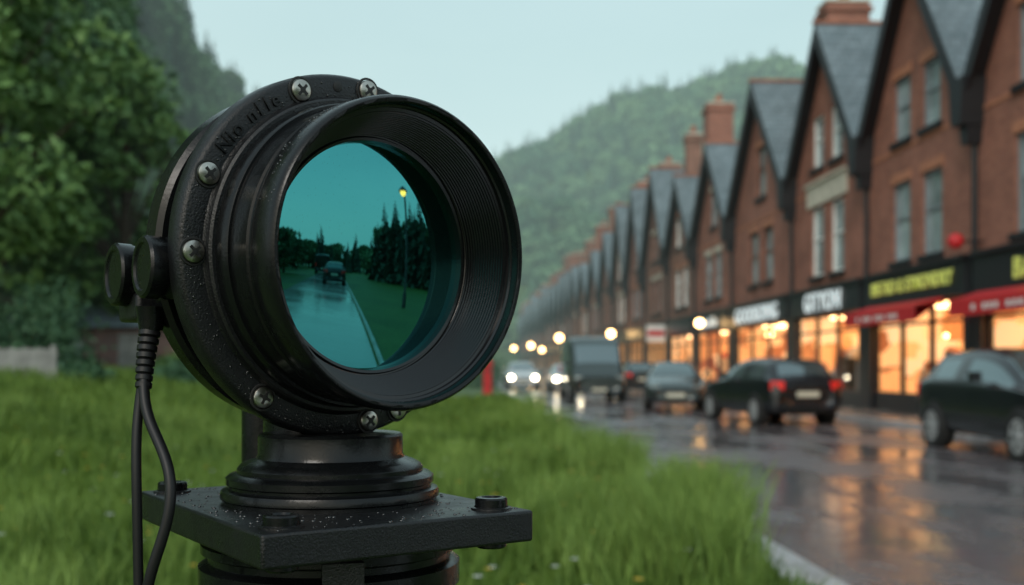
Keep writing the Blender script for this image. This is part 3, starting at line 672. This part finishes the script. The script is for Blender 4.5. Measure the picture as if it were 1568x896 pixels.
pa_=Vector((.559,-.829,0)); pb_=Vector((.829,.559,0))
PM=Matrix(((pa_.x,pb_.x,0,-.006),(pa_.y,pb_.y,0,0),(0,0,1,0),(0,0,0,1)))
b=MB(); b.box(-.118,.118,-.0865,.0865,1.193,1.212,'paint',PM); b.build('mounting_plate',dev,bevel=.0018)
for sa in (-1,1):
    for sb in (-1,1):
        Mx=PM@Matrix.Translation((sa*.099,sb*.068,1.212)); s=MB()
        s.lathe([(.0125,-.001),(.0125,.0012),(.0105,.0016),(.0105,.0018)],'paint',32,Mx)
        s.lathe([(.0100,.001),(.0100,.0062),(.0092,.0072),(.0060,.0074),(.0052,.0062),(.0001,.0062)],'satin',32,Mx)
        s.lathe([(.0001,-.0235),(.0085,-.0235),(.0095,-.0225),(.0095,-.019)],'satin',24,Mx)
        s.build('plate_bolt',dev)
b=MB(); rr=random.Random(9)
def drop(Mx,r): b.lathe([(r,0),(r*.92,r*.28),(r*.65,r*.5),(r*.3,r*.6),(.00002,r*.62)],'water',10,Mx)
for i in range(420):
    x=rr.uniform(-.115,.115); y=rr.uniform(-.082,.082); p_=PM@Vector((x,y,1.2121))
    if math.hypot(p_.x,p_.y)<.072: continue
    drop(Matrix.Translation(p_),rr.choice([.0005,.0006,.0008,.0012]))
for i in range(260):
    a=rr.uniform(0,6.283); r=rr.uniform(.102,.1135); drop(HM@Matrix.Translation((r*math.cos(a),r*math.sin(a),.0001)),rr.choice([.0004,.0005,.0007]))
for i in range(160):
    a=rr.uniform(.3,2.9); l=rr.uniform(.046,.060); r=.0951
    N_=Matrix.Translation((r*math.cos(a),r*math.sin(a),l))@Vector((math.cos(a),math.sin(a),0)).to_track_quat('Z','Y').to_matrix().to_4x4(); drop(HM@N_,rr.choice([.0004,.0005,.0007]))
b.build('rain_drops',dev)
b=MB()
b.lathe([(.074,1.195),(.074,1.190),(.079,1.189),(.0825,1.187),(.0825,1.182),(.078,1.180),(.078,1.176),(.081,1.175),(.084,1.173),(.084,1.160),(.076,1.156),(.076,1.150),(.084,1.148),(.084,1.12),(.05,1.11),(.05,.14),(.10,.13),(.10,0.02)],'satin',96)
b.box(-.012,.012,-.089,-.07,1.165,1.186,'paint',Matrix.Rotation(R(14),4,'Z')); b.build('post',dev)
b=MB(); b.cyl((-.075,.135,1.205),(-.075,.135,1.30),.017,.017,'satin',24); b.cyl((-.075,.135,1.29),(-.04,.06,1.33),.018,.02,'satin',20); b.cyl((-.075,.135,1.206),(-.03,.05,1.206),.012,.012,'satin',16); b.build('rear_strut',dev)
def P(px,py,d): return Vector(((px-784)/F*d+.1185,d-.708,CH-(py-560)/F*d))
kd=Vector((-.80,-.60,.02)).normalized()
def knob(end,r,L):
    Mx=Matrix.Translation(end)@kd.to_track_quat('Z','Y').to_matrix().to_4x4(); k=MB()
    k.lathe([(.0001,-.0012),(r*.72,-.0012),(r*.78,0),(r*.93,0),(r,-.0016),(r,-.010),(r*.95,-.0115),(r*.95,-.0135),(r,-.015),(r,-L*.6),(r*.86,-L*.62),(r*.86,-L)],'satin',48,Mx)
    k.build('knob',dev)
knob(P(172,420,.685),.0200,.05); knob(P(216,408,.640),.0188,.05)
b=MB(); Mk=Matrix.Translation(P(240,440,.69))@Matrix.Rotation(R(35),4,'Z')
b.box(-.016,.030,-.012,.03,-.022,-.004,'paint',Mk); b.build('cable_clamp',dev,bevel=.003)
b=MB(); top=P(232,470,.668); bot=P(231,506,.668)
b.cyl(top,bot,.0095,.0070,'satin',24); b.build('cable_gland',dev)
pp=[P(231,500,.668),P(224,545,.664),P(220,590,.660)]
b=MB()
for i in range(9):
    t=i/8; c=(pp[0]*(1-t)+pp[2]*t)+ (pp[1]-(pp[0]+pp[2])/2)*(4*t*(1-t)); rr_=.0068-.0018*t
    d=(pp[2]-pp[0]).normalized(); Mx=Matrix.Translation(c)@d.to_track_quat('Z','Y').to_matrix().to_4x4()
    b.lathe([(rr_*.75,-.0024),(rr_,-.0014),(rr_,.0014),(rr_*.75,.0024)],'rubber',20,Mx)
b.cyl(pp[0],pp[2],.004,.0035,'rubber',12); b.build('strain_relief',dev)
def cable(pts,r):
    cu=bpy.data.curves.new('cable','CURVE'); cu.dimensions='3D'; cu.bevel_depth=r; cu.bevel_resolution=5; s=cu.splines.new('NURBS'); s.points.add(len(pts)-1)
    for q_,p_ in zip(s.points,pts): q_.co=(*p_,1)
    s.order_u=4; s.use_endpoint_u=True; s.resolution_u=16
    cu.materials.append(M['rubber']); o=bpy.data.objects.new('cable',cu); link(o,dev)
cable([P(222,560,.662),P(214,610,.66),P(208,660,.655),P(209,740,.65),P(211,830,.65),P(213,930,.65),P(215,1300,.65)],.0030)
cable([P(221,575,.660),P(218,620,.655),P(240,670,.645),P(262,720,.635),P(262,780,.63),P(244,840,.63),P(222,900,.63),P(212,1000,.64),P(212,1300,.66)],.0033)
# ---------------------------------------------------------------- world, sun, camera
w=bpy.data.worlds.new('World'); sc.world=w; w.use_nodes=True; n=w.node_tree.nodes; l=w.node_tree.links; n.clear()
sky=n.new('ShaderNodeTexSky'); sky.sky_type='NISHITA'; sky.sun_disc=False; sky.sun_elevation=R(35); sky.sun_rotation=R(200); sky.air_density=1.5; sky.dust_density=4
b1=n.new('ShaderNodeBackground'); b1.inputs[1].default_value=.05; l.new(sky.outputs[0],b1.inputs[0])
tc=n.new('ShaderNodeTexCoord'); sp=n.new('ShaderNodeSeparateXYZ'); l.new(tc.outputs['Generated'],sp.inputs[0])
ns=n.new('ShaderNodeTexNoise'); ns.inputs['Scale'].default_value=2.2; ns.inputs['Detail'].default_value=6
mp=n.new('ShaderNodeMapping'); mp.inputs['Scale'].default_value=(1,1,3); l.new(tc.outputs['Generated'],mp.inputs[0]); l.new(mp.outputs[0],ns.inputs[0])
ad=n.new('ShaderNodeMath'); ad.operation='MULTIPLY_ADD'; ad.inputs[1].default_value=.40; l.new(ns.outputs['Fac'],ad.inputs[0]); l.new(sp.outputs['Z'],ad.inputs[2])
cr=n.new('ShaderNodeValToRGB'); e=cr.color_ramp.elements; e[0].position=.20; e[0].color=(.62,.71,.705,1); e[1].position=.80; e[1].color=(.38,.49,.51,1)
x=cr.color_ramp.elements.new(.38); x.color=(.50,.62,.63,1)
x=cr.color_ramp.elements.new(.56); x.color=(.40,.53,.55,1)
l.new(ad.outputs[0],cr.inputs[0])
b2=n.new('ShaderNodeBackground'); b2.inputs[1].default_value=1.2; l.new(cr.outputs[0],b2.inputs[0])
ash=n.new('ShaderNodeAddShader'); l.new(b1.outputs[0],ash.inputs[0]); l.new(b2.outputs[0],ash.inputs[1])
ow=n.new('ShaderNodeOutputWorld'); l.new(ash.outputs[0],ow.inputs[0])
sl=bpy.data.lights.new('sun','SUN'); sl.energy=.9; sl.angle=R(20); sl.color=(1,.97,.92); so=bpy.data.objects.new('sun',sl); link(so)
so.rotation_euler=(R(50),0,R(-25))
cd=bpy.data.cameras.new('camera'); cam=bpy.data.objects.new('camera',cd); link(cam)
cam.location=(0,0,CH); cam.rotation_euler=(R(90),0,-YAW); cd.lens=38; cd.sensor_width=36; cd.shift_y=112/1568; cd.clip_start=.02; cd.clip_end=4000
cd.dof.use_dof=True; cd.dof.focus_distance=.645; cd.dof.aperture_fstop=8.0
sc.camera=cam
sc.view_settings.view_transform='Standard'; sc.view_settings.look='None'; sc.view_settings.exposure=0
